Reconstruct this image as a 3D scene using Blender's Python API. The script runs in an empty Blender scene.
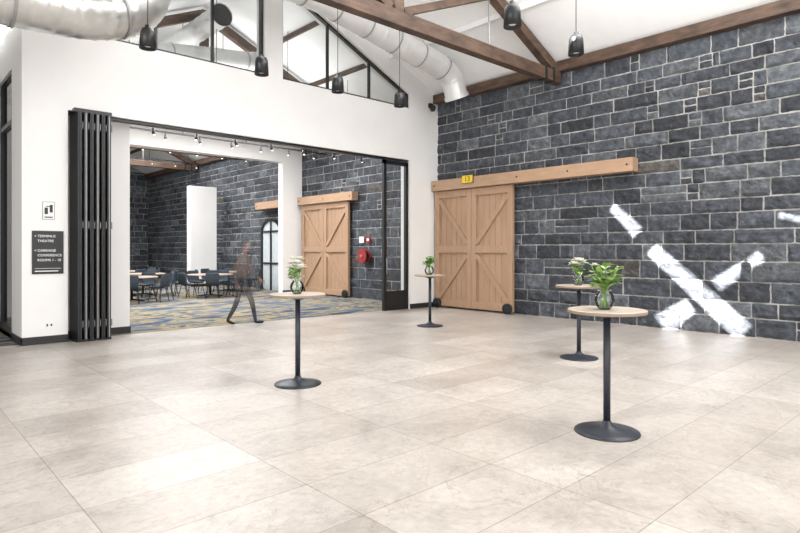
import bpy, bmesh, math, random
from mathutils import Vector, Matrix, noise
from mathutils.geometry import tessellate_polygon
random.seed(7)
scene = bpy.context.scene
COL = scene.collection

# ------------------------------------------------------------------ materials
def new_mat(name):
    m = bpy.data.materials.new(name); m.use_nodes = True
    nt = m.node_tree
    for n in list(nt.nodes): nt.nodes.remove(n)
    out = nt.nodes.new('ShaderNodeOutputMaterial')
    return m, nt, out
def N(nt, t, **kw):
    n = nt.nodes.new(t)
    for k, v in kw.items(): setattr(n, k, v)
    return n
def simple(name, col, rough=0.5, metal=0.0, var=0.06, scale=8.0, bump=0.0, bscale=60.0, stretch=None, spec=0.5, coat=0.0):
    m, nt, out = new_mat(name)
    b = N(nt, 'ShaderNodeBsdfPrincipled')
    b.inputs['Roughness'].default_value = rough; b.inputs['Metallic'].default_value = metal
    b.inputs['Specular IOR Level'].default_value = spec
    b.inputs['Coat Weight'].default_value = coat
    geo = N(nt, 'ShaderNodeNewGeometry'); mp = N(nt, 'ShaderNodeMapping')
    if stretch: mp.inputs['Scale'].default_value = stretch
    nt.links.new(geo.outputs['Position'], mp.inputs['Vector'])
    nz = N(nt, 'ShaderNodeTexNoise'); nz.inputs['Scale'].default_value = scale; nz.inputs['Detail'].default_value = 4
    nt.links.new(mp.outputs[0], nz.inputs['Vector'])
    r = N(nt, 'ShaderNodeValToRGB')
    r.color_ramp.elements[0].position = .3; r.color_ramp.elements[1].position = .7
    r.color_ramp.elements[0].color = [c*(1-var) for c in col]+[1]
    r.color_ramp.elements[1].color = [min(1, c*(1+var)) for c in col]+[1]
    nt.links.new(nz.outputs['Fac'], r.inputs[0]); nt.links.new(r.outputs[0], b.inputs['Base Color'])
    if bump > 0:
        n2 = N(nt, 'ShaderNodeTexNoise'); n2.inputs['Scale'].default_value = bscale; n2.inputs['Detail'].default_value = 3
        nt.links.new(mp.outputs[0], n2.inputs['Vector'])
        bp = N(nt, 'ShaderNodeBump'); bp.inputs['Strength'].default_value = bump; bp.inputs['Distance'].default_value = .02
        nt.links.new(n2.outputs['Fac'], bp.inputs['Height']); nt.links.new(bp.outputs[0], b.inputs['Normal'])
    nt.links.new(b.outputs[0], out.inputs[0])
    return m
def emis(name, col, s):
    m, nt, out = new_mat(name)
    e = N(nt, 'ShaderNodeEmission'); e.inputs[0].default_value = (*col, 1); e.inputs[1].default_value = s
    nt.links.new(e.outputs[0], out.inputs[0]); return m
def thin_glass(name, tint=(1, 1, 1), refl=1.0, rough=0.02):
    m, nt, out = new_mat(name)
    t = N(nt, 'ShaderNodeBsdfTransparent'); t.inputs[0].default_value = (*tint, 1)
    g = N(nt, 'ShaderNodeBsdfGlossy'); g.inputs['Roughness'].default_value = rough
    f = N(nt, 'ShaderNodeFresnel'); f.inputs[0].default_value = 1.45
    mm = N(nt, 'ShaderNodeMath', operation='MULTIPLY'); mm.inputs[1].default_value = refl
    mx = N(nt, 'ShaderNodeMixShader')
    nt.links.new(f.outputs[0], mm.inputs[0]); nt.links.new(mm.outputs[0], mx.inputs[0])
    nt.links.new(t.outputs[0], mx.inputs[1]); nt.links.new(g.outputs[0], mx.inputs[2])
    nt.links.new(mx.outputs[0], out.inputs[0]); return m

M_white = simple('white_paint', (.82, .815, .805), .6, var=.015, scale=2)
M_ceil = simple('ceiling_white', (.88, .88, .875), .7, var=.02, scale=3)
M_black = simple('black_frame', (.012, .013, .015), .35, var=.1)
M_darkmetal = simple('charcoal_powdercoat', (.022, .027, .038), .4, var=.08)
M_base = simple('black_skirting', (.02, .02, .02), .45)
M_tan = simple('tan_door_timber', (.40, .255, .162), .55, var=.06, scale=3, stretch=(4, 4, .7), bump=.1, bscale=25)
M_tan2 = simple('tan_rail_timber', (.43, .280, .18), .5, var=.10, scale=3, stretch=(4, .7, 4), bump=.1, bscale=25)
M_beam = simple('old_brown_timber', (.085, .050, .033), .6, var=.5, scale=3, stretch=(1, 1, 3), bump=.4, bscale=20)
M_steel = simple('galvanised_grey', (.30, .30, .31), .45, metal=.6)
M_duct = simple('white_duct', (.66, .66, .66), .35, metal=.3, var=.05, scale=4)
M_silverduct = simple('silver_duct', (.60, .60, .59), .28, metal=.75, var=.08, scale=4)
M_seam = simple('duct_seam', (.34, .34, .34), .5, metal=.5)
M_red = simple('red_enamel', (.30, .02, .02), .35)
M_yellow = simple('yellow_sign', (.80, .58, .04), .5)
M_signw = simple('white_sign', (.85, .85, .85), .4, var=.01)
M_top = simple('oak_table_top', (.50, .43, .36), .4, var=.12, scale=5, stretch=(1, 6, 1), coat=.1)
M_topedge = simple('oak_table_edge', (.28, .21, .15), .5)
M_fabric = simple('navy_upholstery', (.035, .048, .065), .75, var=.15, scale=30)
M_ttop = simple('function_table_top', (.38, .29, .22), .4, var=.06)
M_leaf = simple('leaf_green', (.13, .30, .05), .4, var=.35, scale=25)
M_leaf2 = simple('leaf_light', (.32, .48, .12), .45, var=.3, scale=25)
M_petal = simple('white_petal', (.90, .89, .82), .6, var=.04)
M_stem = simple('stem_green', (.18, .30, .08), .5)
M_glass = thin_glass('window_glass', (.93, .95, .95), 1.0)
M_dglass = thin_glass('tinted_glass', (.16, .18, .19), 1.2)
M_vase = thin_glass('vase_glass', (.92, .96, .95), 1.6)
M_bulb = emis('bulb_warm', (1, .93, .82), 3)
M_glow = emis('glow_white', (1, 1, 1), 9)

# floor tiles
m, nt, out = new_mat('floor_tiles'); M_floor = m
geo = N(nt, 'ShaderNodeNewGeometry'); mp = N(nt, 'ShaderNodeMapping')
mp.inputs['Location'].default_value = (.25, .35, 0)
nt.links.new(geo.outputs['Position'], mp.inputs[0])
br = N(nt, 'ShaderNodeTexBrick'); br.offset = 0; br.squash = 1
br.inputs['Color1'].default_value = (.425, .385, .350, 1); br.inputs['Color2'].default_value = (.545, .505, .468, 1)
br.inputs['Mortar'].default_value = (.29, .262, .238, 1)
br.inputs['Scale'].default_value = 1; br.inputs['Mortar Size'].default_value = .0042; br.inputs['Mortar Smooth'].default_value = .3
br.inputs['Brick Width'].default_value = 1.2; br.inputs['Row Height'].default_value = .6
nt.links.new(mp.outputs[0], br.inputs['Vector'])
def noise_mul(prev, scale, detail, rough, dist, stops):
    n = N(nt, 'ShaderNodeTexNoise'); n.inputs['Scale'].default_value = scale; n.inputs['Detail'].default_value = detail
    n.inputs['Roughness'].default_value = rough; n.inputs['Distortion'].default_value = dist
    nt.links.new(geo.outputs['Position'], n.inputs['Vector'])
    r = N(nt, 'ShaderNodeValToRGB'); cr = r.color_ramp
    cr.elements[0].position = stops[0][0]; cr.elements[0].color = (*stops[0][1], 1)
    cr.elements[1].position = stops[-1][0]; cr.elements[1].color = (*stops[-1][1], 1)
    for p, c in stops[1:-1]:
        e = cr.elements.new(p); e.color = (*c, 1)
    nt.links.new(n.outputs['Fac'], r.inputs[0])
    mx = N(nt, 'ShaderNodeMix', data_type='RGBA', blend_type='MULTIPLY'); mx.inputs[0].default_value = 1
    nt.links.new(prev, mx.inputs[6]); nt.links.new(r.outputs[0], mx.inputs[7])
    return mx.outputs[2], n
c, n1 = noise_mul(br.outputs['Color'], 1.3, 10, .72, .4, [(.32, (.74, .73, .72)), (.48, (.95, .945, .94)), (.68, (1.12, 1.12, 1.12))])
c, _ = noise_mul(c, 14, 8, .75, .3, [(.32, (.84, .83, .82)), (.62, (1.05, 1.05, 1.05))])
c, _ = noise_mul(c, .8, 4, .6, 3.0, [(.485, (1, 1, 1)), (.5, (.86, .845, .83)), (.515, (1, 1, 1))])
c, _ = noise_mul(c, 2.6, 3, .5, 1.2, [(.68, (1, 1, 1)), (.70, (.78, .76, .74)), (.715, (1, 1, 1))])
b = N(nt, 'ShaderNodeBsdfPrincipled'); nt.links.new(c, b.inputs['Base Color'])
rr = N(nt, 'ShaderNodeMapRange'); rr.inputs[3].default_value = .20; rr.inputs[4].default_value = .46
nt.links.new(n1.outputs['Fac'], rr.inputs[0]); nt.links.new(rr.outputs[0], b.inputs['Roughness'])
bp = N(nt, 'ShaderNodeBump'); bp.invert = True; bp.inputs['Strength'].default_value = .3; bp.inputs['Distance'].default_value = .004
nt.links.new(br.outputs['Fac'], bp.inputs['Height']); nt.links.new(bp.outputs[0], b.inputs['Normal'])
nt.links.new(b.outputs[0], out.inputs[0])

# carpet
m, nt, out = new_mat('patterned_carpet'); M_carpet = m
geo = N(nt, 'ShaderNodeNewGeometry'); mp = N(nt, 'ShaderNodeMapping'); mp.inputs['Scale'].default_value = (.7, 1.5, 1); mp.inputs['Rotation'].default_value = (0, 0, .5)
nt.links.new(geo.outputs['Position'], mp.inputs[0])
n1 = N(nt, 'ShaderNodeTexNoise'); n1.inputs['Scale'].default_value = 1.3; n1.inputs['Detail'].default_value = 6; n1.inputs['Roughness'].default_value = .6; n1.inputs['Distortion'].default_value = 1
nt.links.new(mp.outputs[0], n1.inputs['Vector'])
r = N(nt, 'ShaderNodeValToRGB'); cr = r.color_ramp
cr.elements[0].position = .36; cr.elements[0].color = (.03, .05, .10, 1)
cr.elements[1].position = .64; cr.elements[1].color = (.04, .07, .14, 1)
e = cr.elements.new(.44); e.color = (.10, .12, .15, 1)
e = cr.elements.new(.49); e.color = (.38, .29, .14, 1)
e = cr.elements.new(.53); e.color = (.22, .21, .18, 1)
e = cr.elements.new(.57); e.color = (.11, .14, .18, 1)
nt.links.new(n1.outputs['Fac'], r.inputs[0])
b = N(nt, 'ShaderNodeBsdfPrincipled'); b.inputs['Roughness'].default_value = .95; b.inputs['Specular IOR Level'].default_value = .1
nt.links.new(r.outputs[0], b.inputs['Base Color']); nt.links.new(b.outputs[0], out.inputs[0])

# bluestone
m, nt, out = new_mat('bluestone_block'); M_stone = m
at = N(nt, 'ShaderNodeAttribute'); at.attribute_name = 'Col'
geo = N(nt, 'ShaderNodeNewGeometry')
n1 = N(nt, 'ShaderNodeTexNoise'); n1.inputs['Scale'].default_value = 6; n1.inputs['Detail'].default_value = 8; n1.inputs['Roughness'].default_value = .7
nt.links.new(geo.outputs['Position'], n1.inputs['Vector'])
r = N(nt, 'ShaderNodeValToRGB'); r.color_ramp.elements[0].position = .34; r.color_ramp.elements[1].position = .70
r.color_ramp.elements[0].color = (.5, .5, .52, 1); r.color_ramp.elements[1].color = (1.9, 1.9, 1.88, 1)
e = r.color_ramp.elements.new(.52); e.color = (1, 1, 1, 1)
nt.links.new(n1.outputs['Fac'], r.inputs[0])
mx = N(nt, 'ShaderNodeMix', data_type='RGBA', blend_type='MULTIPLY'); mx.inputs[0].default_value = 1
nt.links.new(at.outputs['Color'], mx.inputs[6]); nt.links.new(r.outputs[0], mx.inputs[7])
b = N(nt, 'ShaderNodeBsdfPrincipled'); b.inputs['Roughness'].default_value = .68; b.inputs['Specular IOR Level'].default_value = .35
nt.links.new(mx.outputs[2], b.inputs['Base Color'])
n2 = N(nt, 'ShaderNodeTexNoise'); n2.inputs['Scale'].default_value = 10; n2.inputs['Detail'].default_value = 7; n2.inputs['Roughness'].default_value = .6
nt.links.new(geo.outputs['Position'], n2.inputs['Vector'])
bp = N(nt, 'ShaderNodeBump'); bp.inputs['Strength'].default_value = .8; bp.inputs['Distance'].default_value = .05
nt.links.new(n2.outputs['Fac'], bp.inputs['Height']); nt.links.new(bp.outputs[0], b.inputs['Normal'])
nt.links.new(b.outputs[0], out.inputs[0])
M_mortar = simple('lime_mortar', (.31, .305, .29), .9, var=.4, scale=2.5, bump=.3, bscale=40)

# person (long-exposure ghost: opaque shoes, fading body)
def ghost(name, col, rough=.7):
    m, nt, out = new_mat(name)
    geo = N(nt, 'ShaderNodeNewGeometry'); sx = N(nt, 'ShaderNodeSeparateXYZ')
    nt.links.new(geo.outputs['Position'], sx.inputs[0])
    mr = N(nt, 'ShaderNodeMapRange'); mr.inputs[1].default_value = .22; mr.inputs[2].default_value = .75
    mr.inputs[3].default_value = .92; mr.inputs[4].default_value = .22
    nt.links.new(sx.outputs[2], mr.inputs[0])
    t = N(nt, 'ShaderNodeBsdfTransparent'); b = N(nt, 'ShaderNodeBsdfPrincipled')
    nz = N(nt, 'ShaderNodeTexNoise'); nz.inputs['Scale'].default_value = 20
    r = N(nt, 'ShaderNodeValToRGB'); r.color_ramp.elements[0].color = [c*.85 for c in col]+[1]; r.color_ramp.elements[1].color = [c*1.15 for c in col]+[1]
    nt.links.new(geo.outputs['Position'], nz.inputs['Vector']); nt.links.new(nz.outputs['Fac'], r.inputs[0]); nt.links.new(r.outputs[0], b.inputs['Base Color'])
    b.inputs['Roughness'].default_value = rough
    mx = N(nt, 'ShaderNodeMixShader'); nt.links.new(mr.outputs[0], mx.inputs[0])
    nt.links.new(t.outputs[0], mx.inputs[1]); nt.links.new(b.outputs[0], mx.inputs[2]); nt.links.new(mx.outputs[0], out.inputs[0])
    return m
G_pants = ghost('dark_trousers', (.025, .027, .035)); G_shirt = ghost('brown_jacket', (.20, .12, .08))
G_skin = ghost('skin', (.50, .30, .22), .5); G_shoe = ghost('black_shoe', (.012, .012, .012), .4); G_hair = ghost('dark_hair', (.03, .02, .015))

# ------------------------------------------------------------------ mesh builder
class B:
    def __init__(s, name, mats):
        s.name = name; s.mats = mats; s.bm = bmesh.new()
    def idx(s, m):
        if m not in s.mats: s.mats.append(m)
        return s.mats.index(m)
    def face(s, pts, m, smooth=False):
        vs = [s.bm.verts.new(p) for p in pts]
        f = s.bm.faces.new(vs); f.material_index = s.idx(m); f.smooth = smooth; return f
    def box(s, x0, x1, y0, y1, z0, z1, m):
        v = [s.bm.verts.new((x, y, z)) for x in (x0, x1) for y in (y0, y1) for z in (z0, z1)]
        for q in ((0, 1, 3, 2), (4, 6, 7, 5), (0, 4, 5, 1), (2, 3, 7, 6), (0, 2, 6, 4), (1, 5, 7, 3)):
            f = s.bm.faces.new([v[i] for i in q]); f.material_index = s.idx(m)
    def bar(s, p0, p1, w, t, m, up=(0, 0, 1)):
        p0 = Vector(p0); p1 = Vector(p1); d = (p1-p0).normalized(); up = Vector(up)
        a = d.cross(up)
        if a.length < 1e-4: a = d.cross(Vector((1, 0, 0)))
        a.normalize(); c = a.cross(d).normalized()
        v = []
        for p in (p0, p1):
            for sa, sc in ((-1, -1), (1, -1), (1, 1), (-1, 1)):
                v.append(s.bm.verts.new(p+a*sa*w/2+c*sc*t/2))
        for q in ((0, 1, 2, 3), (7, 6, 5, 4), (0, 4, 5, 1), (1, 5, 6, 2), (2, 6, 7, 3), (3, 7, 4, 0)):
            f = s.bm.faces.new([v[i] for i in q]); f.material_index = s.idx(m)
    def tube(s, pts, r, m, n=12, cap=True, smooth=True):
        pts = [Vector(p) for p in pts]; k = len(pts)
        rs = r if isinstance(r, (list, tuple)) else [r]*k
        rings = []; a = None
        for i, p in enumerate(pts):
            d = (pts[min(i+1, k-1)]-pts[max(i-1, 0)]).normalized()
            if a is None:
                a = d.orthogonal().normalized()
            else:
                a = (a-d*a.dot(d)).normalized()
            c = d.cross(a)
            rings.append([s.bm.verts.new(p+(a*math.cos(2*math.pi*j/n)+c*math.sin(2*math.pi*j/n))*rs[i]) for j in range(n)])
        mi = s.idx(m)
        for i in range(k-1):
            for j in range(n):
                f = s.bm.faces.new([rings[i][j], rings[i][(j+1) % n], rings[i+1][(j+1) % n], rings[i+1][j]])
                f.material_index = mi; f.smooth = smooth
        if cap:
            for rg in (rings[0][::-1], rings[-1]):
                f = s.bm.faces.new(rg); f.material_index = mi
    def lathe(s, prof, c, m, n=40, smooth=True, sharp=()):
        c = Vector(c); rings = []; mi = s.idx(m)
        for r, z in prof:
            if r < 1e-5: rings.append([s.bm.verts.new(c+Vector((0, 0, z)))])
            else: rings.append([s.bm.verts.new(c+Vector((r*math.cos(2*math.pi*j/n), r*math.sin(2*math.pi*j/n), z))) for j in range(n)])
        for i in range(len(rings)-1):
            a, b2 = rings[i], rings[i+1]
            for j in range(n):
                j2 = (j+1) % n
                if len(a) == 1 and len(b2) == 1: continue
                if len(a) == 1: vs = [a[0], b2[j2], b2[j]]
                elif len(b2) == 1: vs = [a[j], a[j2], b2[0]]
                else: vs = [a[j], a[j2], b2[j2], b2[j]]
                f = s.bm.faces.new(vs); f.material_index = mi; f.smooth = smooth
    def prism(s, outer, holes, axis, c0, c1, m):
        """polygon (2D) with holes extruded along axis 'x','y','z' from c0 to c1"""
        def P(q, c):
            if axis == 'y': return (q[0], c, q[1])
            if axis == 'x': return (c, q[0], q[1])
            return (q[0], q[1], c)
        loops = [outer]+list(holes); flat = [q for l in loops for q in l]
        tris = tessellate_polygon([[Vector((q[0], q[1], 0)) for q in l] for l in loops])
        mi = s.idx(m)
        for c in (c0, c1):
            vs = [s.bm.verts.new(P(q, c)) for q in flat]
            for t in tris:
                try: f = s.bm.faces.new([vs[i] for i in t]); f.material_index = mi
                except ValueError: pass
        for l in loops:
            for i in range(len(l)):
                a, b2 = l[i], l[(i+1) % len(l)]
                f = s.bm.faces.new([s.bm.verts.new(P(a, c0)), s.bm.verts.new(P(b2, c0)), s.bm.verts.new(P(b2, c1)), s.bm.verts.new(P(a, c1))])
                f.material_index = mi
    def done(s, loc=(0, 0, 0), rot=0, parent=None, bevel=0, recalc=True, seg=2):
        if recalc: bmesh.ops.recalc_face_normals(s.bm, faces=s.bm.faces)
        me = bpy.data.meshes.new(s.name); s.bm.to_mesh(me); s.bm.free()
        for m in s.mats: me.materials.append(m)
        o = bpy.data.objects.new(s.name, me); COL.objects.link(o)
        o.location = loc; o.rotation_euler = (0, 0, rot)
        if parent: o.parent = parent
        if bevel:
            md = o.modifiers.new('bevel', 'BEVEL'); md.width = bevel; md.segments = seg; md.limit_method = 'ANGLE'
        return o
def inst(o, loc, rot=0, name=None):
    c = bpy.data.objects.new(name or o.name.split('.')[0], o.data); COL.objects.link(c)
    c.location = loc; c.rotation_euler = (0, 0, rot)
    for md in o.modifiers:
        n = c.modifiers.new(md.name, md.type)
        if md.type == 'BEVEL': n.width = md.width; n.segments = md.segments; n.limit_method = 'ANGLE'
    return c
def empty(name, loc=(0, 0, 0), rot=0):
    e = bpy.data.objects.new(name, None); COL.objects.link(e); e.location = loc; e.rotation_euler = (0, 0, rot); e.empty_display_size = .1
    return e

# ------------------------------------------------------------------ key dimensions
XE = 11.7      # stone wall plane
YN = 11.1      # white wall plane
XR, ZR, EAVE, SL = 6.6, 8.135, 5.84, .45
YEND = 33.9; YS = -5.0; XW = 1.5; XA = -6.0
def roof(x): return ZR-SL*abs(x-XR)

# floor, carpet
b = B('floor', [M_floor]); b.box(XA, XE+.3, YS, YN+.2, -.2, 0, M_floor); b.done()
b = B('carpet_floor', [M_carpet]); b.box(XA, XE+.3, YN+.2, YEND, -.2, .004, M_carpet); b.done()

# stone wall
b = B('wall_east', [M_mortar]); b.box(XE, XE+.4, YS, YEND+.3, -.2, EAVE+.2, M_mortar)
def stone_blocks(b, fn, u0, u1, fine_until):
    """fn(u, z, depth) -> 3D point."""
    cl = b.bm.loops.layers.float_color.new('Col'); mi = b.idx(M_stone)
    z = 0.0; row = 0
    while z < EAVE+.05:
        h = random.choice([.26, .32, .34, .37, .33, .28, .24])
        u = u0-random.random()*.5
        while u < u1:
            L = random.uniform(.34, .98)
            cells = [(u, u+L, z, z+h)]
            q = random.random()
            if q < .06 and h > .3:
                s = random.uniform(.42, .58); cells = [(u, u+L, z, z+h*s), (u, u+L, z+h*s, z+h)]
            elif q < .09:
                s = random.uniform(.18, .24); zz = z+h*random.uniform(.45, .55)
                cells = [(u, u+L-s, z, z+h), (u+L-s, u+L, z, zz), (u+L-s, u+L, zz, z+h)]
            u += L
            for (a, c, d, e) in cells:
                a = max(a, u0); c = min(c, u1)
                if c-a < .06: continue
                g = random.uniform(.004, .008)
                a += g; c -= g; d2 = d+g; e2 = e-g
                fine = a < fine_until
                nx = max(2, int((c-a)/(.055 if fine else .2))); nz = max(2, int((e2-d2)/(.055 if fine else .15)))
                us = [a, a+.018]+[a+(c-a)*i/nx for i in range(1, nx)]+[c-.018, c]
                zs = [d2, d2+.018]+[d2+(e2-d2)*i/nz for i in range(1, nz)]+[e2-.018, e2]
                base = random.uniform(.014, .036); tilt = random.uniform(-.03, .03); tz = random.uniform(-.04, .04); seed = random.random()*50
                k = random.random()
                v = random.uniform(.055, .088)
                col = (v*.86, v*.965, v*1.15)
                if k > .985: col = (v*1.25, v*1.17, v*1.1)
                elif k > .80: col = (v*1.35, v*1.48, v*1.66)
                elif k < .25: col = (v*.55, v*.61, v*.73)
                grid = []
                for i, uu in enumerate(us):
                    colv = []
                    for j, zz in enumerate(zs):
                        edge = i in (0, len(us)-1) or j in (0, len(zs)-1)
                        if edge: dp = -.004
                        else:
                            nn = noise.noise(Vector((uu*5+seed, zz*6, seed)))*.036+noise.noise(Vector((uu*13+seed, zz*13, seed)))*.022
                            dp = max(.008, base+nn+tilt*((uu-a)/(c-a)-.5)+tz*((zz-d2)/(e2-d2)-.5))
                            if i in (1, len(us)-2) or j in (1, len(zs)-2): dp = max(.006, dp*.55)
                        ju = 0 if not edge else random.uniform(-.008, .008)
                        colv.append(b.bm.verts.new(fn(uu+ju, min(zz+ju, EAVE+.1), dp)))
                    grid.append(colv)
                for i in range(len(us)-1):
                    for j in range(len(zs)-1):
                        f = b.bm.faces.new([grid[i][j], grid[i+1][j], grid[i+1][j+1], grid[i][j+1]])
                        f.material_index = mi; f.smooth = False
                        for lp in f.loops: lp[cl] = (*col, 1)
        z += h; row += 1
stone_blocks(b, lambda u, z, d: (XE-d, u, z), .0, YEND, 11.2)
b.done(recalc=False)
b = B('wall_far', [M_mortar]); b.box(XW, XE+.3, YEND, YEND+.3, 0, ZR, M_mortar)
stone_blocks(b, lambda u, z, d: (u, YEND-d, z), 5.0, XE, -1)
b.done(recalc=False)

# white dividing wall (gable with opening and clerestory windows)
W1 = [(2.85, 5.35), (6.27, 5.35), (6.27, 7.50), (2.85, 6.00)]
W2 = [(6.72, 5.35), (10.6, 5.35), (10.6, 5.74), (6.72, 7.55)]
OX0, OX1, OZ = 2.5, 10.6, 3.97
b = B('wall_north', [M_white])
outer = [(1.83, 0), (OX0, 0), (OX0, OZ), (OX1, OZ), (OX1, 0), (XE, 0), (XE, roof(XE)), (XR, ZR), (1.83, roof(1.83))]
b.prism(outer, [W1, W2], 'y', YN, YN+.35, M_white)
b.box(2.5, 3.62, 11.46, 12.0, 0, 4.4, M_white)
b.done()
b = B('baseboard_north', [M_base])
b.box(1.815, OX0, YN-.015, YN, 0, .13, M_base); b.box(OX1, XE-.05, YN-.015, YN, 0, .13, M_base)
b.box(1.815, 1.83, YN-.015, 11.95, 0, .13, M_base); b.box(2.5, 3.63, 11.445, 11.46, 0, .13, M_base)
b.box(3.62, 3.635, 11.445, 12.0, 0, .13, M_base)
b.done()
# opening head track
b = B('trim_1', [M_black]); b.box(OX0, OX1, YN+.06, YN+.2, OZ-.05, OZ, M_black); b.done()

# clerestory windows
for k, (W, cuts) in enumerate(((W1, [.34, .67]), (W2, [.33, .66]))):
    b = B('window_%d' % (k+1), [M_black])
    n = len(W)
    for i in range(n):
        p, q = W[i], W[(i+1) % n]
        b.bar((p[0], YN+.12, p[1]), (q[0], YN+.12, q[1]), .09, .11, M_black, up=(0, 0, 1) if abs(p[0]-q[0]) > .1 else (0, 1, 0))
    x0, x1 = W[0][0], W[1][0]
    for c in cuts:
        x = x0+(x1-x0)*c; zt = W[3][1]+(W[2][1]-W[3][1])*c
        b.box(x-.02, x+.02, YN+.08, YN+.16, 5.35, zt, M_black)
    b.face([(p[0], YN+.12, p[1]) for p in W], M_glass)
    b.done()

# left return wall with glazed door
b = B('wall_west', [M_white])
b.prism([(YN+.35, 0), (12.0, 0), (12.0, 4.75), (15.6, 4.75), (15.6, 0), (YEND, 0), (YEND, roof(1.83)), (YN+.35, roof(1.83))], [], 'x', 1.83, 2.06, M_white)
b.done()
b = B('window_3', [M_black])
for y in (12.0, 13.2, 14.4, 15.54): b.box(1.84, 1.94, y, y+.09, 0, 4.75, M_black)
for z in (0, 3.8, 4.68): b.box(1.84, 1.94, 12, 15.6, z, z+.08, M_black)
b.box(1.84, 1.92, 12, 15.6, 0, .2, M_black)
b.face([(1.89, 12, 0), (1.89, 15.6, 0), (1.89, 15.6, 4.75), (1.89, 12, 4.75)], M_dglass)
b.done()

# enclosure behind the camera / side aisle
b = B('wall_south', [M_white]); b.prism([(XA, -.0), (XE+.3, 0), (XE+.3, roof(XE)), (XR, ZR), (XW, roof(XW)), (XW, 5.6), (XA, 5.6)], [], 'y', YS-.2, YS, M_white); b.done()
b = B('wall_aisle', [M_white]); b.box(XA-.2, XA, YS, 16, 0, 5.6, M_white); b.box(XA, 1.8, 16, 16.2, 0, 5.6, M_white); b.done()
b = B('ceiling_aisle', [M_ceil]); b.box(XA, XW, YS, 16, 5.6, 5.7, M_ceil); b.box(XW-.05, XW+.05, YS, YN, 5.45, roof(XW)+.1, M_ceil); b.done()

# roof slopes; left slope has invented cut-outs shaped to throw sun patches onto the stone
SUN = Vector((1, -.10, -.60))
def slot(y0, z0, y1, z1, w0, w1=None):
    w1 = w1 or w0
    d = Vector((y1-y0, z1-z0)).normalized(); p = Vector((-d.y, d.x))
    cs = [(y0+p.x*w0/2, z0+p.y*w0/2), (y1+p.x*w1/2, z1+p.y*w1/2), (y1-p.x*w1/2, z1-p.y*w1/2), (y0-p.x*w0/2, z0-p.y*w0/2)]
    r = []
    for y, z in cs:
        lam = (ZR-SL*(XR-XE)-z)/(-SUN.z+SL)
        r.append((XE-lam*SUN.x, y-lam*SUN.y))
    return r
slots = [slot(5.98, 2.47, 5.38, 1.88, .20, .30), slot(5.12, 1.56, 3.42, .02, .30, .40), slot(3.15, 1.44, 3.92, .86, .18, .28), slot(4.36, .48, 4.92, .02, .30, .46), slot(2.90, 2.15, 2.55, 2.05, .12, .12)]
b = B('ceiling', [M_ceil])
loops = [[(XW-.1, YS), (XR, YS), (XR, YEND), (XW-.1, YEND)]]+slots
flat = [q for l in loops for q in l]
for dz in (0, .05):
    vs = [b.bm.verts.new((q[0], q[1], roof(q[0])+dz)) for q in flat]
    for t in tessellate_polygon([[Vector((q[0], q[1], 0)) for q in l] for l in loops]):
        b.bm.faces.new([vs[i] for i in t])
b.face([(XR, YS, ZR), (XE+.3, YS, roof(XE+.3)), (XE+.3, YEND, roof(XE+.3)), (XR, YEND, ZR)], M_ceil)
b.face([(XR, YS, ZR+.05), (XE+.3, YS, roof(XE+.3)+.05), (XE+.3, YEND, roof(XE+.3)+.05), (XR, YEND, ZR+.05)], M_ceil)
b.done(recalc=False)

# purlins
b = B('roof_purlins', [M_ceil])
for x in (8.3, 9.9):
    b.bar((x, YS, roof(x)-.07), (x, YN, roof(x)-.07), .07, .12, M_ceil)
for x in (3.2, 4.9, 8.3, 9.9):
    b.bar((x, YN+.35, roof(x)-.07), (x, YEND, roof(x)-.07), .07, .12, M_beam)
b.done()
# wall plate
b = B('timber_wall_plate', [M_beam]); b.box(XE-.22, XE-.0, YS, YN, 5.62, 5.86, M_beam); b.box(XE-.22, XE, YN+.35, YEND, 5.62, 5.86, M_beam); b.done(bevel=.01)

# trusses
def truss(y, m=M_beam):
    b = B('roof_truss', [m])
    b.bar((2.1 if y > YN else XW, y, 5.50), (XE-.1, y, 5.50), .20, .26, m)
    for s in (-1, 1):
        xe = XR+s*(4.95 if s > 0 else 4.5)
        b.bar((xe, y, roof(xe)-.28), (XR+s*.1, y, ZR-.28), .18, .22, m)
        b.bar((XR+s*.15, y, 5.66), (XR+s*2.5, y, roof(XR+2.5)-.36), .12, .14, m)
        b.tube([(XR+s*2.5, y, 5.6), (XR+s*2.5, y, roof(XR+2.5)-.3)], .018, M_steel, 8)
    b.box(XR-.1, XR+.1, y-.09, y+.09, 5.5, ZR-.15, m)
    for x in (XE-.45, XE-.75):
        b.box(x, x+.07, y-.115, y+.115, 5.34, 5.67, M_black)
    return b.done(bevel=.012)
for y in (7.24, 14.9, 18.6, 22.4, 27): truss(y)

# second partition in rear hall
b = B('wall_partition', [M_white])
b.box(10.83, XE-.06, 17.9, 18.2, 0, 4.7, M_white); b.box(2.06, XE-.06, 17.9, 18.2, 4.7, 5.35, M_white)
b.box(10.82, XE-.06, 17.885, 17.9, 0, .13, M_base)
b.done()
b = B('wall_service_core', [M_white]); b.box(10.0, 11.15, 23.9, 24.3, 0, 4.3, M_white); b.box(9.99, 11.15, 23.885, 23.9, 0, .13, M_base)
b.done()

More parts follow.
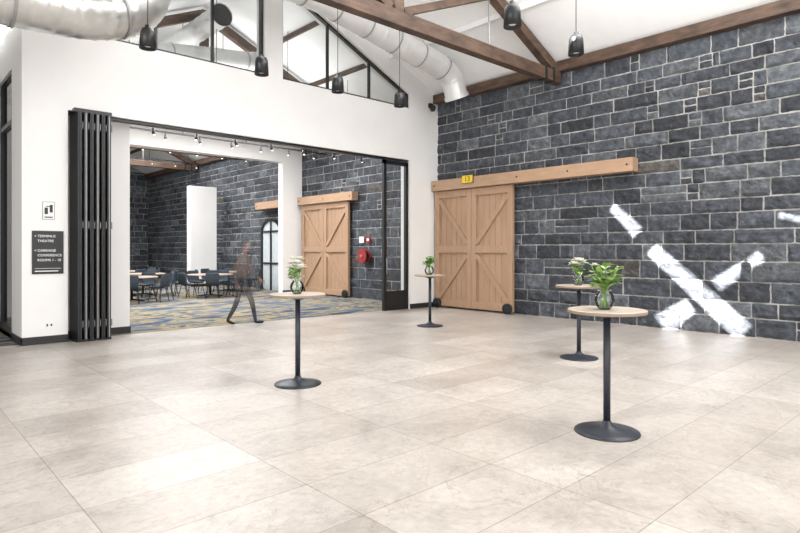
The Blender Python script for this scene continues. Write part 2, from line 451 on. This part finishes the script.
# ------------------------------------------------------------------ barn doors + rail
def barn_door(name, y0, y1, ztop):
    b = B(name, [M_tan]); x = XE-.14
    mid = (y0+y1)/2
    for (a, c) in ((y0, mid-.006), (mid+.006, y1)):
        nb = 7
        for i in range(nb):
            p = a+(c-a)*i/nb; q = a+(c-a)*(i+1)/nb
            b.box(x-.02, x+.02, p+.003, q-.003, .05, ztop, M_tan)
        X0, X1 = x-.08, x-.02
        sw = .15
        b.box(X0, X1, a, a+sw, .05, ztop, M_tan); b.box(X0, X1, c-sw, c, .05, ztop, M_tan)
        for z in (.05, ztop*.5-.09, ztop-.19): b.box(X0+.002, X1, a+sw, c-sw, z, z+.19, M_tan)
    # braces radiating from the meeting stiles at mid height
    for (e, i) in ((y0+.15, mid-.156), (y1-.15, mid+.156)):
        xx = x-.047
        b.bar((xx, e, ztop-.24), (xx, i, ztop*.5+.15), .12, .055, M_tan, up=(1, 0, 0))
        b.bar((xx, e, .28), (xx, i, ztop*.5-.14), .12, .055, M_tan, up=(1, 0, 0))
    for y in (y0+.12, y1-.12):
        b.tube([(x-.16, y, .13), (x-.08, y, .13)], .13, M_black, 20); b.tube([(x-.18, y, .13), (x-.12, y, .13)], .04, M_black, 12)
    return b.done(bevel=.008)
barn_door('door_1', 8.42, 11.02, 3.17)
barn_door('door_2', 14.95, 17.7, 3.17)
def rail(y0, y1):
    b = B('timber_door_rail', [M_tan2])
    b.box(XE-.33, XE-.07, y0, y1, 3.18, 3.46, M_tan2)
    n = max(1, int((y1-y0)/1.2))
    for i in range(n+1):
        y = y0+.12+(y1-y0-.24)*i/n
        b.tube([(XE-.35, y, 3.32), (XE-.32, y, 3.32)], .022, M_black, 10)
    return b.done(bevel=.012)
rail(5.37, 11.05); rail(14.6, 17.8)
rail(19.0, 20.9)
# door number sign
e = empty('number_sign', (XE-.356, 9.72, 3.4))
b = B('plate', [M_yellow]); b.box(-.010, 0, -.19, .19, -.11, .11, M_black); b.box(-.02, -.010, -.175, .175, -.095, .095, M_yellow); b.done(parent=e)
def text(s, size, mat, parent, loc, rot, align='LEFT', sx=1):
    c = bpy.data.curves.new('lettering', 'FONT'); c.body = s; c.size = size; c.extrude = .001; c.align_x = align; c.align_y = 'CENTER'
    c.materials.append(mat); o = bpy.data.objects.new('lettering', c); COL.objects.link(o); o.parent = parent; o.location = loc; o.rotation_euler = rot
    return o
text('13', .2, M_black, e, (-.022, 0, 0), (math.pi/2, 0, -math.pi/2), 'CENTER')

# arched glazed door deep in the hall
b = B('door_3', [M_black])
y0, y1 = 19.3, 20.7; x = XE-.12
arc = [(y0, 0), (y0, 2.3)]+[((y0+y1)/2-.7*math.cos(a), 2.3+.45*math.sin(a)) for a in [math.pi*i/12 for i in range(1, 12)]]+[(y1, 2.3), (y1, 0)]
for i in range(len(arc)-1): b.bar((x, arc[i][0], arc[i][1]), (x, arc[i+1][0], arc[i+1][1]), .1, .1, M_black, up=(1, 0, 0))
b.bar((x, (y0+y1)/2, 0), (x, (y0+y1)/2, 2.72), .07, .08, M_black, up=(1, 0, 0)); b.bar((x, y0, 1.05), (x, y1, 1.05), .07, .08, M_black, up=(1, 0, 0)); b.bar((x, y0, 2.3), (x, y1, 2.3), .07, .08, M_black, up=(1, 0, 0))
b.face([(x+.01, p[0], p[1]) for p in arc], simple('bright_pane', (.55, .6, .62), .15))
b.done()

# ------------------------------------------------------------------ folded operable wall stack
b = B('folding_door_stack', [M_black])
for i in range(6):
    x = 2.60+i*.092
    b.box(x, x+.06, 10.86, 11.42, .03, 3.93, M_black)
    b.box(x+.02, x+.040, 10.85, 10.86, .05, 3.91, M_steel if i % 2 else M_black)
    for z in (.3, 2.0, 3.7): b.tube([(x+.076, 10.88, z-.06), (x+.076, 10.88, z+.06)], .010, M_steel, 8)
b.box(2.58, 3.14, 10.9, 11.3, 0, .03, M_black)
b.box(2.56, 3.16, 10.95, 11.08, 3.93, 4.0, M_black)
b.done(bevel=.004)

# glazed end panel
b = B('glass_door_panel', [M_black])
X0, X1 = 9.72, 10.58
b.box(X0, X0+.09, 11.14, 11.22, 0, 3.90, M_black); b.box(X1-.09, X1, 11.14, 11.22, 0, 3.90, M_black)
b.box(X0, X1, 11.14, 11.22, 3.80, 3.90, M_black); b.box(X0+.09, X1-.09, 11.15, 11.21, 0, .5, M_black)
b.face([(X0, 11.18, .5), (X1, 11.18, .5), (X1, 11.18, 3.8), (X0, 11.18, 3.8)], M_glass)
b.tube([(X0+.045, 11.08, .95), (X0+.045, 11.08, 1.35)], .014, M_steel, 8)
b.done()

# ------------------------------------------------------------------ signs on the white wall
e = empty('wayfinding_sign', (2.2, YN, 1.53))
b = B('board', [M_black]); b.box(-.23, .23, -.02, 0, -.36, .36, M_black); b.done(parent=e)
R = (math.pi/2, 0, 0)
for i, s in enumerate(['< TERMINUS', '   THEATRE', '', '< CARRIAGE', '   CONFERENCE', '   ROOMS 1 - 10']):
    if s: text(s, .056, M_signw, e, (-.2, -.022, .27-i*.08), R)
b = B('logo', [M_signw]); b.box(-.19, .19, -.022, -.02, -.27, -.265, M_signw); b.box(-.19, .15, -.022, -.02, -.32, -.305, M_signw); b.done(parent=e)
b = B('accessibility_sign', [M_signw]); b.box(2.12, 2.30, YN-.012, YN, 2.08, 2.38, M_steel); b.box(2.13, 2.29, YN-.014, YN-.012, 2.09, 2.37, M_signw)
b.tube([(2.17, YN-.014, 2.3), (2.25, YN-.014, 2.3)], .008, M_black, 6)
b.box(2.15, 2.20, YN-.016, YN-.014, 2.17, 2.28, M_black); b.box(2.225, 2.27, YN-.016, YN-.014, 2.2, 2.33, M_black); b.box(2.15, 2.27, YN-.016, YN-.014, 2.11, 2.13, M_black)
b.done()
b = B('power_outlet', [M_signw]); b.box(2.16, 2.28, YN-.012, YN, .27, .36, M_signw)
for x in (2.19, 2.25): b.box(x-.012, x+.012, YN-.014, YN-.012, .29, .33, M_black)
b.done()

# fire hose reel
b = B('fire_hose_reel', [M_red])
yc, zc, x = 14.14, 1.38, XE-.10
b.tube([(x-.2, yc, zc), (x-.17, yc, zc)], .22, M_red, 24); b.tube([(x-.05, yc, zc), (x-.02, yc, zc)], .22, M_red, 24)
b.tube([(x-.17, yc, zc), (x-.05, yc, zc)], .18, M_black, 24); b.tube([(x-.25, yc, zc), (x, yc, zc)], .04, M_steel, 12)
b.box(x-.02, x+.03, yc-.05, yc+.05, zc-.1, zc+.1, M_red)
b.done()
b = B('fire_hose_sign', [M_red]); b.box(XE-.09, XE-.07, 13.98, 14.2, 1.8, 2.0, M_red); b.box(XE-.095, XE-.09, 14.04, 14.14, 1.86, 1.94, M_signw)
b.box(XE-.09, XE-.07, 14.3, 14.52, 1.8, 2.0, M_signw); b.done()
b = B('fire_extinguisher', [M_red])
b.lathe([(0, .6), (.075, .6), (.08, .63), (.08, 1.0), (.05, 1.07), (.025, 1.09), (.025, 1.12), (0, 1.12)], (XE-.18, 18.75, 0.2), M_red, 16)
b.tube([(XE-.18, 18.75, 1.3), (XE-.18, 18.75, 1.38)], .03, M_black, 8); b.box(XE-.12, XE-.05, 18.72, 18.78, 1.0, 1.1, M_steel); b.done()

# security camera in the corner
b = B('security_camera', [M_black]); b.box(11.3, 11.42, YN-.08, YN, 5.48, 5.6, M_black); b.lathe([(0, -.16), (.05, -.14), (.075, -.08), (.08, 0), (0, 0)], (11.36, YN-.12, 5.52), M_black, 16); b.done()

# ------------------------------------------------------------------ ducts
def catmull(P, n=10):
    P = [Vector(p) for p in P]; P = [P[0]*2-P[1]]+P+[P[-1]*2-P[-2]]; out = []
    for i in range(1, len(P)-2):
        for k in range(n):
            t = k/n; a, b_, c, d = P[i-1], P[i], P[i+1], P[i+2]
            out.append(.5*((2*b_)+(-a+c)*t+(2*a-5*b_+4*c-d)*t*t+(-a+3*b_-3*c+d)*t**3))
    out.append(P[-2]); return out
def duct(path, r, m, seam=.35, n=8, rib=1.035, bands=0):
    b = B('air_duct', [m]); pts = catmull(path, n)
    dense = []
    for i in range(len(pts)-1):
        L = (pts[i+1]-pts[i]).length; k = max(1, int(L/.03))
        for j in range(k): dense.append(pts[i].lerp(pts[i+1], j/k))
    dense.append(pts[-1]); rs = []; acc = 0; nb = bands
    for i, p in enumerate(dense):
        if i: acc += (p-dense[i-1]).length
        rs.append(r*(rib if (acc % seam) < .035 else 1.0))
        if bands and acc > nb and i+1 < len(dense):
            nb += bands; dd = (dense[i+1]-p).normalized()
            b.tube([p-dd*.02, p+dd*.02], r*1.05, M_seam, 32, cap=False)
    b.tube(dense, rs, m, 32, cap=False)
    d = (dense[-1]-dense[-2]).normalized()
    b.tube([dense[-1]-d*.06, dense[-1]+d*.03], [r*1.10, r*1.10], m, 32, cap=False)
    b.tube([dense[-1]-d*.12, dense[-1]-d*.11], [r*.97, r*.97], M_black, 28, cap=True)
    d0 = (dense[1]-dense[0]).normalized()
    b.tube([dense[0]+d0*.02, dense[0]+d0*.04], [r*.98, r*.98], M_black, 28, cap=True)
    return b.done()
duct([(-3.5, 8.6, 4.74), (-1, 8.6, 4.74), (1.4, 8.6, 4.76), (2.3, 8.62, 4.84), (2.85, 8.75, 5.14), (3.05, 8.9, 5.6), (3.1, 9.0, 6.0)], .37, M_silverduct, seam=.15, rib=1.02, bands=1.2)
duct([(2.4, 14, 5.80), (3.5, 14, 6.02), (5.5, 14, 6.35), (7.6, 14, 6.62)], .24, M_duct, bands=1.0)
duct([(4.6, 9.5, 6.55), (6.2, 9.5, 6.62), (7.6, 9.5, 6.42), (9.0, 9.5, 6.16), (9.9, 9.5, 6.02), (10.45, 9.5, 5.80), (10.68, 9.5, 5.35)], .28, M_duct, seam=.6, bands=.8)
duct([(6.2, 13, 7.2), (6.2, 16, 7.2), (6.2, 22, 7.2)], .26, M_duct)

# ------------------------------------------------------------------ pendants / spots
for (x, y) in ((2.55, 7.4), (4.13, 7.4), (5.48, 7.4), (6.82, 7.4), (5.32, 3.9), (6.68, 3.9), (3.9, 3.9)):
    z = 4.2
    top = roof(x)
    b = B('pendant_lamp', [M_black])
    b.lathe([(0, .17), (.03, .17), (.035, .13), (.075, .12), (.09, .08), (.1, -.12), (.09, -.12), (.085, -.02), (0, -.02)], (0, 0, 0), M_black, 28)
    b.lathe([(0, -.03), (.06, -.03), (.065, -.06), (.04, -.09), (0, -.1)], (0, 0, 0), M_signw, 20)
    b.tube([(0, 0, .16), (0, 0, top-z-.02)], .005, M_black, 6)
    b.lathe([(0, top-z-.03), (.05, top-z-.03), (.05, top-z-.08), (0, top-z-.08)], (0, 0, 0), M_black, 16)
    b.done(loc=(x, y, z))

def track(y, z, x0, x1, n, drop=.8):
    b = B('track_light', [M_black])
    b.box(x0, x1, y-.02, y+.02, z, z+.04, M_black)
    for i in range(4):
        x = x0+(x1-x0)*(i+.5)/4
        b.tube([(x, y, z+.03), (x, y, roof(x)-.02)], .008, M_black, 6)
    for i in range(n):
        x = x0+(x1-x0)*(i+.5)/n; a = random.uniform(-.3, .3)
        b.tube([(x, y, z), (x, y, z-.08)], .012, M_black, 6)
        p = Vector((x, y, z-.1)); d = Vector((math.sin(a), -.35, -.9)).normalized()
        b.tube([p-d*.05, p+d*.09], .036, M_black, 14)
        b.tube([p+d*.091, p+d*.093], .028, M_bulb, 14)
    b.done()
track(13.3, 4.35, 3.2, 11.2, 8)
track(15.8, 4.75, 3.5, 11.2, 8)
track(20.5, 5.2, 4.5, 11.2, 7)
track(25, 5.4, 4.5, 11.2, 7)
b = B('linear_glow_strip', [M_black])  # added glowing strip, stands in for bright rectangles behind the clerestory
b.box(7.2, 8.6, 15.4, 15.5, 6.5, 6.56, M_signw); b.box(7.2, 8.6, 15.4, 15.5, 6.49, 6.5, M_glow)
for x in (7.4, 8.4): b.tube([(x, 15.45, 6.56), (x, 15.45, roof(x)-.02)], .008, M_black, 6)
b.done()

# ------------------------------------------------------------------ bar tables
def bar_table(loc):
    b = B('bar_table', [M_darkmetal])
    b.lathe([(0, 0), (.27, 0), (.272, .006), (.268, .014), (.2, .026), (.1, .045), (.045, .07), (.034, .10), (0, .10)], (0, 0, 0), M_darkmetal, 56)
    b.tube([(0, 0, .05), (0, 0, 1.03)], .03, M_darkmetal, 24)
    b.lathe([(.03, .985), (.05, .99), (.12, 1.015), (.12, 1.028), (0, 1.028)], (0, 0, 0), M_darkmetal, 32)
    for a in range(4):
        c, s = math.cos(a*math.pi/2+.4), math.sin(a*math.pi/2+.4)
        b.bar((.05*c, .05*s, 1.018), (.24*c, .24*s, 1.024), .03, .012, M_darkmetal)
    b.lathe([(0, 1.028), (.322, 1.028), (.326, 1.032)], (0, 0, 0), M_topedge, 64, smooth=False)
    b.lathe([(.326, 1.032), (.326, 1.054)], (0, 0, 0), M_topedge, 64)
    b.lathe([(.326, 1.054), (.322, 1.058), (0, 1.058)], (0, 0, 0), M_top, 64, smooth=False)
    return b.done(loc=loc)
TABLES = [(3.69, 5.765), (4.675, 2.435), (7.58, 4.38), (8.51, 8.31)]
for (x, y) in TABLES: bar_table((x, y, 0))

def leaf(b, base, d, L, w, m, droop=.4):
    d = Vector(d).normalized(); side = d.cross(Vector((0, 0, 1)))
    if side.length < .05: side = Vector((1, 0, 0))
    side.normalize(); up = side.cross(d).normalized()
    base = Vector(base); n = 7; rows = []
    prof = [0.08, .62, .95, 1, .85, .5, .02]
    for i in range(n):
        t = i/(n-1); c = base+d*L*t+Vector((0, 0, -droop*L*t*t))
        ww = w*prof[i]
        rows.append([b.bm.verts.new(c-side*ww+up*ww*.35), b.bm.verts.new(c), b.bm.verts.new(c+side*ww+up*ww*.35)])
    mi = b.idx(m)
    for i in range(n-1):
        for k in (0, 1):
            f = b.bm.faces.new([rows[i][k], rows[i][k+1], rows[i+1][k+1], rows[i+1][k]]); f.material_index = mi; f.smooth = True
def flower(b, c, r, up=(0, 0, 1)):
    c = Vector(c)
    for ring, (n, tilt, rr) in enumerate(((7, .25, 1), (6, .8, .8), (4, 1.3, .55))):
        for i in range(n):
            a = 2*math.pi*i/n+ring*.4+random.uniform(-.15, .15)
            d = Vector((math.cos(a)*math.cos(tilt), math.sin(a)*math.cos(tilt), math.sin(tilt)))
            leaf(b, c, d, r*rr, r*.38, M_petal, droop=.1)
    for i in range(5):
        a = i*1.26; b.tube([c, c+Vector((math.cos(a)*r*.12, math.sin(a)*r*.12, r*.4))], r*.06, M_yellow, 6)
def vase(loc, s, nleaf, nfl, spread, lm=(M_leaf, M_leaf2), flsize=.04, H=1.0):
    b = B('flower_vase', [M_vase])
    R_ = .075*s
    prof = [(0, .003), (R_*.55, .003), (R_*.9, R_*.45), (R_, R_*.95), (R_*.88, R_*1.45), (R_*.66, R_*1.75), (R_*.62, R_*1.82), (R_*.72, R_*1.95)]
    b.lathe(prof, (0, 0, 0), M_vase, 32)
    b.lathe([(R_*.72, R_*1.95), (R_*.74, R_*1.97), (R_*.70, R_*1.97)], (0, 0, 0), M_vase, 32)
    b.lathe([(0, .002), (R_*.55, .002), (R_*.5, .012), (0, .012)], (0, 0, 0), M_vase, 24)
    top = R_*1.9
    for i in range(nleaf//2):
        a = random.uniform(0, 6.28); a2 = a+2.6+random.uniform(-.4, .4); k = random.uniform(.3, 1)
        end = Vector((math.cos(a)*spread*k, math.sin(a)*spread*k, top+random.uniform(.04, .15)*s*H))
        p0 = Vector((math.cos(a2)*R_*.5, math.sin(a2)*R_*.5, .02)); p1 = Vector((math.cos(a)*R_*.25, math.sin(a)*R_*.25, top))
        b.tube(catmull([p0, p1, end], 4), .0028*s+.0008, M_stem, 6)
        for q in range(4):
            t = .25+.75*q/3; base = p1.lerp(end, t)
            aa = a+random.uniform(-1.6, 1.6)
            d = (math.cos(aa), math.sin(aa), random.uniform(.0, .9))
            leaf(b, base, d, random.uniform(.07, .11)*s, random.uniform(.022, .034)*s, random.choice(lm), random.uniform(.1, .6))
    for i in range(nfl):
        a = 2*math.pi*i/max(nfl, 1)+random.uniform(-.4, .4); k = random.uniform(.15, .8)
        c = Vector((math.cos(a)*spread*k, math.sin(a)*spread*k, top+random.uniform(.10, .18)*s*H))
        b.tube([(0, 0, .02), (0, 0, top), c], .003, M_stem, 6)
        flower(b, c, flsize*s)
    return b.done(loc=loc, recalc=False)
vase((3.67, 5.75, 1.058), 1.1, 12, 9, .08, flsize=.07, H=1.3)
vase((4.66, 2.45, 1.058), 1.15, 36, 3, .12, flsize=.04, H=1.25)
vase((7.56, 4.38, 1.058), 1.15, 10, 9, .09, flsize=.085, H=1.0)
vase((8.49, 8.31, 1.058), 1.3, 28, 2, .15)

# ------------------------------------------------------------------ dining tables & chairs
def chair_mesh():
    b = B('conference_chair', [M_fabric])
    prof = [(.22, .445), (.20, .46), (.08, .455), (-.1, .45), (-.18, .465), (-.215, .52), (-.235, .65), (-.25, .80), (-.255, .84)]
    wid = [.19, .215, .23, .225, .20, .20, .22, .21, .17]
    for (off, flip) in ((0, False), (.028, True)):
        rows = []
        for (x, z), w in zip(prof, wid):
            row = []
            for k in range(7):
                t = k/6*2-1
                cup = .02*t*t
                hx = x+(cup*1.5 if z > .5 else 0); hz = z+(cup if z <= .5 else 0)
                nx, nz = (.0, -1) if z < .5 else (-1, 0)
                row.append(b.bm.verts.new((hx+nx*off, t*w, hz+nz*off)))
            rows.append(row)
        mi = b.idx(M_fabric)
        for i in range(len(rows)-1):
            for k in range(6):
                f = b.bm.faces.new([rows[i][k], rows[i][k+1], rows[i+1][k+1], rows[i+1][k]]); f.material_index = mi; f.smooth = True
        if off == 0: r0 = rows
        else:
            edge0 = [r[0] for r in r0]+[v for v in r0[-1][1:]]+[r[-1] for r in r0[::-1][1:]]+[v for v in r0[0][::-1][1:-1]]
            edge1 = [r[0] for r in rows]+[v for v in rows[-1][1:]]+[r[-1] for r in rows[::-1][1:]]+[v for v in rows[0][::-1][1:-1]]
            for i in range(len(edge0)):
                j = (i+1) % len(edge0)
                f = b.bm.faces.new([edge0[i], edge0[j], edge1[j], edge1[i]]); f.material_index = mi
    for sx, sy in ((.17, .17), (.17, -.17), (-.17, .17), (-.17, -.17)):
        b.tube([(sx*.8, sy*.8, .425), (sx*1.3, sy*1.25, 0)], [.013, .009], M_black, 8)
    for sy in (-.136, .136): b.tube([(.14, sy, .42), (-.14, sy, .42)], .011, M_black, 8)
    for sx in (-.136, .136): b.tube([(sx, -.14, .42), (sx, .14, .42)], .011, M_black, 8)
    return b
b = B('round_table', [M_ttop])
b.lathe([(0, .72), (.74, .72), (.75, .725), (.75, .745), (.74, .75), (0, .75)], (0, 0, 0), M_ttop, 48, smooth=False)
b.tube([(0, 0, .04), (0, 0, .72)], .04, M_black, 16)
for i in range(4):
    a = i*math.pi/2+.5; b.bar((0, 0, .06), (.42*math.cos(a), .42*math.sin(a), .02), .05, .035, M_black)
    b.bar((0, 0, .70), (.5*math.cos(a), .5*math.sin(a), .71), .04, .02, M_black)
rt = b.done(loc=(7.0, 20.8, .004))
TB = [(7.0, 20.8), (8.5, 18.7), (10.1, 20.6), (7.4, 23.8), (5.9, 18.5)]
for t in TB[1:]: inst(rt, (*t, .004), random.random())
ch = None
for (x, y) in TB[:5]:
    n = 7; ph = random.random()
    for i in range(n):
        a = ph+i*2*math.pi/n; R2 = .95
        px, py = x+R2*math.cos(a), y+R2*math.sin(a)
        if ch is None:
            ch = chair_mesh().done(loc=(px, py, .004), rot=a+math.pi)
        else: inst(ch, (px, py, .004), a+math.pi+random.uniform(-.15, .15))

# ------------------------------------------------------------------ walking person
def skinned(name, chains, mats, levels=2):
    me = bpy.data.meshes.new(name); vs = []; rad = []; ed = []; key = {}
    for chn in chains:
        prev = None
        for co, r in chn:
            k = tuple(round(c, 4) for c in co)
            if k not in key:
                key[k] = len(vs); vs.append(co); rad.append(r)
            if prev is not None and prev != key[k]: ed.append((prev, key[k]))
            prev = key[k]
    me.from_pydata(vs, ed, []); o = bpy.data.objects.new(name, me); COL.objects.link(o)
    md = o.modifiers.new('skin', 'SKIN'); md.use_smooth_shade = True
    for i, sv in enumerate(me.skin_vertices[0].data):
        r = rad[i]; sv.radius = r if isinstance(r, tuple) else (r, r); sv.use_root = (i == 0)
    sb = o.modifiers.new('sub', 'SUBSURF'); sb.levels = levels; sb.render_levels = levels
    dg = bpy.context.evaluated_depsgraph_get(); ev = o.evaluated_get(dg)
    m2 = bpy.data.meshes.new_from_object(ev); bpy.data.objects.remove(o)
    m2.name = name; m2.materials.clear()
    for m in mats: m2.materials.append(m)
    for p in m2.polygons: p.use_smooth = True
    o2 = bpy.data.objects.new(name, m2); COL.objects.link(o2); return o2
P = empty('walking_person', (5.72, 11.05, .004), 0)
pel = ((0, 0, .96), (.105, .145))
body = skinned('body', [
    [pel, ((.01, 0, 1.12), (.095, .13)), ((.02, 0, 1.30), (.115, .165)), ((.03, 0, 1.42), (.085, .12)), ((.04, 0, 1.49), (.052, .055)), ((.055, 0, 1.57), (.05, .05))],
    [((.03, 0, 1.42), (.085, .12)), ((.025, .17, 1.41), (.055, .055)), ((-.07, .215, 1.15), (.042, .042)), ((-.02, .225, .92), (.028, .028)), ((.0, .225, .87), (.022, .03))],
    [((.03, 0, 1.42), (.085, .12)), ((.025, -.17, 1.41), (.055, .055)), ((.09, -.215, 1.14), (.042, .042)), ((.26, -.21, .98), (.028, .028)), ((.30, -.208, .95), (.022, .03))],
    [pel, ((0.01, -.095, .88), (.085, .085)), ((.16, -.095, .51), (.058, .058)), ((.20, -.095, .35), (.052, .05)), ((.25, -.095, .09), (.036, .036)), ((.24, -.095, .055), (.04, .036)), ((.36, -.10, .045), (.032, .042)), ((.44, -.10, .038), (.024, .036))],
    [pel, ((-.01, .095, .88), (.085, .085)), ((-.07, .095, .50), (.058, .058)), ((-.14, .095, .35), (.052, .05)), ((-.27, .095, .14), (.036, .036)), ((-.28, .095, .10), (.04, .036)), ((-.19, .10, .05), (.032, .042)), ((-.12, .10, .032), (.024, .036))],
], [G_pants, G_shirt, G_skin, G_shoe])
for p in body.data.polygons:
    c = p.center
    if c.z < .10 or (c.x < -.1 and c.z < .13): p.material_index = 3
    elif c.z > 1.475: p.material_index = 2
    elif abs(c.y) > .18 and c.z < 1.0 and (c.z < .93 or c.x > .24): p.material_index = 2
    elif c.z > .98 or abs(c.y) > .185: p.material_index = 1
    else: p.material_index = 0
body.parent = P
def hand(base, d, palm_n, thumb_side, name):
    d = Vector(d).normalized(); nrm = Vector(palm_n).normalized(); s = d.cross(nrm).normalized()*thumb_side
    base = Vector(base)
    ch = [[(tuple(base), (.022, .028)), (tuple(base+d*.05), (.014, .034)), (tuple(base+d*.085), (.012, .034))]]
    o = skinned(name+'_palm', ch, [G_skin], 2); o.parent = P
    for i, (off, L) in enumerate(((.026, .068), (.009, .078), (-.009, .072), (-.026, .056))):
        p = base+d*.085+s*off; q = p-d*.02
        o = skinned(name+'_finger_%d' % (i+1), [[(tuple(q), .0085), (tuple(p+d*L*.35+nrm*.006), .0085), (tuple(p+d*L*.7+nrm*.02), .0075), (tuple(p+d*L*.88+nrm*.038), .006)]], [G_skin], 1); o.parent = P
    p = base+d*.025+s*.02
    o = skinned(name+'_thumb', [[(tuple(p), .011), (tuple(p+s*.025+d*.025+nrm*.006), .010), (tuple(p+s*.034+d*.055+nrm*.014), .008)]], [G_skin], 1); o.parent = P
hand((0, .225, .875), (.1, 0, -1), (0, -1, 0), 1, 'left_hand')
hand((.295, -.208, .953), (.8, 0, -.5), (0, 1, 0), -1, 'right_hand')
# head
b = B('head', [G_skin, G_hair]); res = bmesh.ops.create_uvsphere(b.bm, u_segments=32, v_segments=24, radius=1)
for v in b.bm.verts:
    x, y, z = v.co
    w = 1-.28*max(0, -z)**1.2
    v.co = Vector((x*.098*w+(.018*max(0, -z)), y*.077*w, z*.118))
    if x > .55 and abs(z+.1) < .3:   # nose
        k = max(0, 1-abs(y)/.16)*max(0, 1-abs(z+.12)/.26); v.co.x += .024*k
    if x > .6 and abs(z-.08) < .14 and .2 < abs(y) < .55: v.co.x -= .008
    if x > .5 and abs(z+.5) < .07 and abs(y) < .3: v.co.x += .004
for f in b.bm.faces:
    c = f.calc_center_median(); f.smooth = True
    f.material_index = 1 if (c.z > .055 and c.x < .075) or (c.x < -.015 and c.z > -.035) else 0
for f in [f for f in b.bm.faces if f.material_index == 1]:
    for v in f.verts: v.co += v.co.normalized()*.003
for sy in (-1, 1):
    b.lathe([(0, .010), (.006, .008), (.010, 0), (.006, -.008), (0, -.010)], (.083, sy*.03, .008), G_shoe, 12)
    b.tube([(.0, sy*.074, .022), (-.012, sy*.084, .015), (-.012, sy*.084, -.010), (.0, sy*.074, -.028)], [.006, .010, .008, .005], G_skin, 10)
b.bar((.092, -.022, -.058), (.092, .022, -.058), .012, .007, G_hair)
h = b.done(loc=(.075, 0, 1.655), parent=P)

# ------------------------------------------------------------------ lighting
def area(name, loc, target, sx, sy, power, col=(1, 1, 1)):
    l = bpy.data.lights.new(name, 'AREA'); l.shape = 'RECTANGLE'; l.size = sx; l.size_y = sy; l.energy = power; l.color = col
    o = bpy.data.objects.new(name, l); COL.objects.link(o); o.location = loc
    o.rotation_euler = (Vector(target)-Vector(loc)).to_track_quat('-Z', 'Y').to_euler(); return o
area('nave_fill', (6.5, .8, 6.9), (6.5, .8, 0), 6, 6, 620, (1, .985, .965))  # added fill panel above the view, brightens the nave
area('nave_fill', (4.2, 7.6, 7.0), (4.2, 7.6, 0), 2, 3, 240, (1, .985, .965))  # added unseen panel so the far end of the nave is lit
area('nave_upfill', (7, 3, 5.9), (8, 5, 9), 5, 3, 300, (1, 1, 1))  # added unseen panel facing up, lifts the ceiling brightness
area('aisle_fill', (-5.5, 3, 3), (8, 5, 2), 9, 4.5, 600, (.99, .995, 1))  # added fill panel in place of window light; the aisle wall is solid
area('south_fill', (4, -4.7, 3.2), (6, 8, 2.5), 8, 4.5, 340, (.99, .995, 1))  # added fill from behind the camera, no window in that wall
area('hall_fill', (6.8, 14.8, 5.25), (6.8, 14.8, 0), 7, 3, 560)  # added panel hidden behind the opening header, lights the near hall
area('hall_fill', (7.0, 23, 6.5), (7.0, 23, 0), 6, 8, 1300)  # added unseen panel beyond the partition, lights the far hall
area('hall_upfill', (6.8, 14.8, 5.35), (6.8, 14.8, 9), 6, 2.5, 180)  # added unseen upward panel, brightens the hall roof
s = bpy.data.lights.new('sun', 'SUN'); s.energy = 60; s.angle = math.radians(.5); s.color = (1, .98, .95)
so = bpy.data.objects.new('sun', s); COL.objects.link(so); so.location = (-10, 6, 14); so.rotation_euler = SUN.to_track_quat('-Z', 'Y').to_euler()
w = bpy.data.worlds.new('world'); scene.world = w; w.use_nodes = True
bg = w.node_tree.nodes['Background']; bg.inputs[0].default_value = (.85, .92, 1, 1); bg.inputs[1].default_value = 1.0

# ------------------------------------------------------------------ camera
cam = bpy.data.cameras.new('camera'); co = bpy.data.objects.new('camera', cam); COL.objects.link(co)
cam.sensor_width = 36; cam.lens = 36*575/800; cam.shift_y = -16.5/800
co.location = (0, 0, 1.57)
co.rotation_euler = (math.pi/2, 0, math.radians(47.3-90))
scene.camera = co
try:
    scene.view_settings.view_transform = 'Standard'; scene.view_settings.look = 'None'; scene.view_settings.exposure = 0.08
except Exception as ex: print(ex)
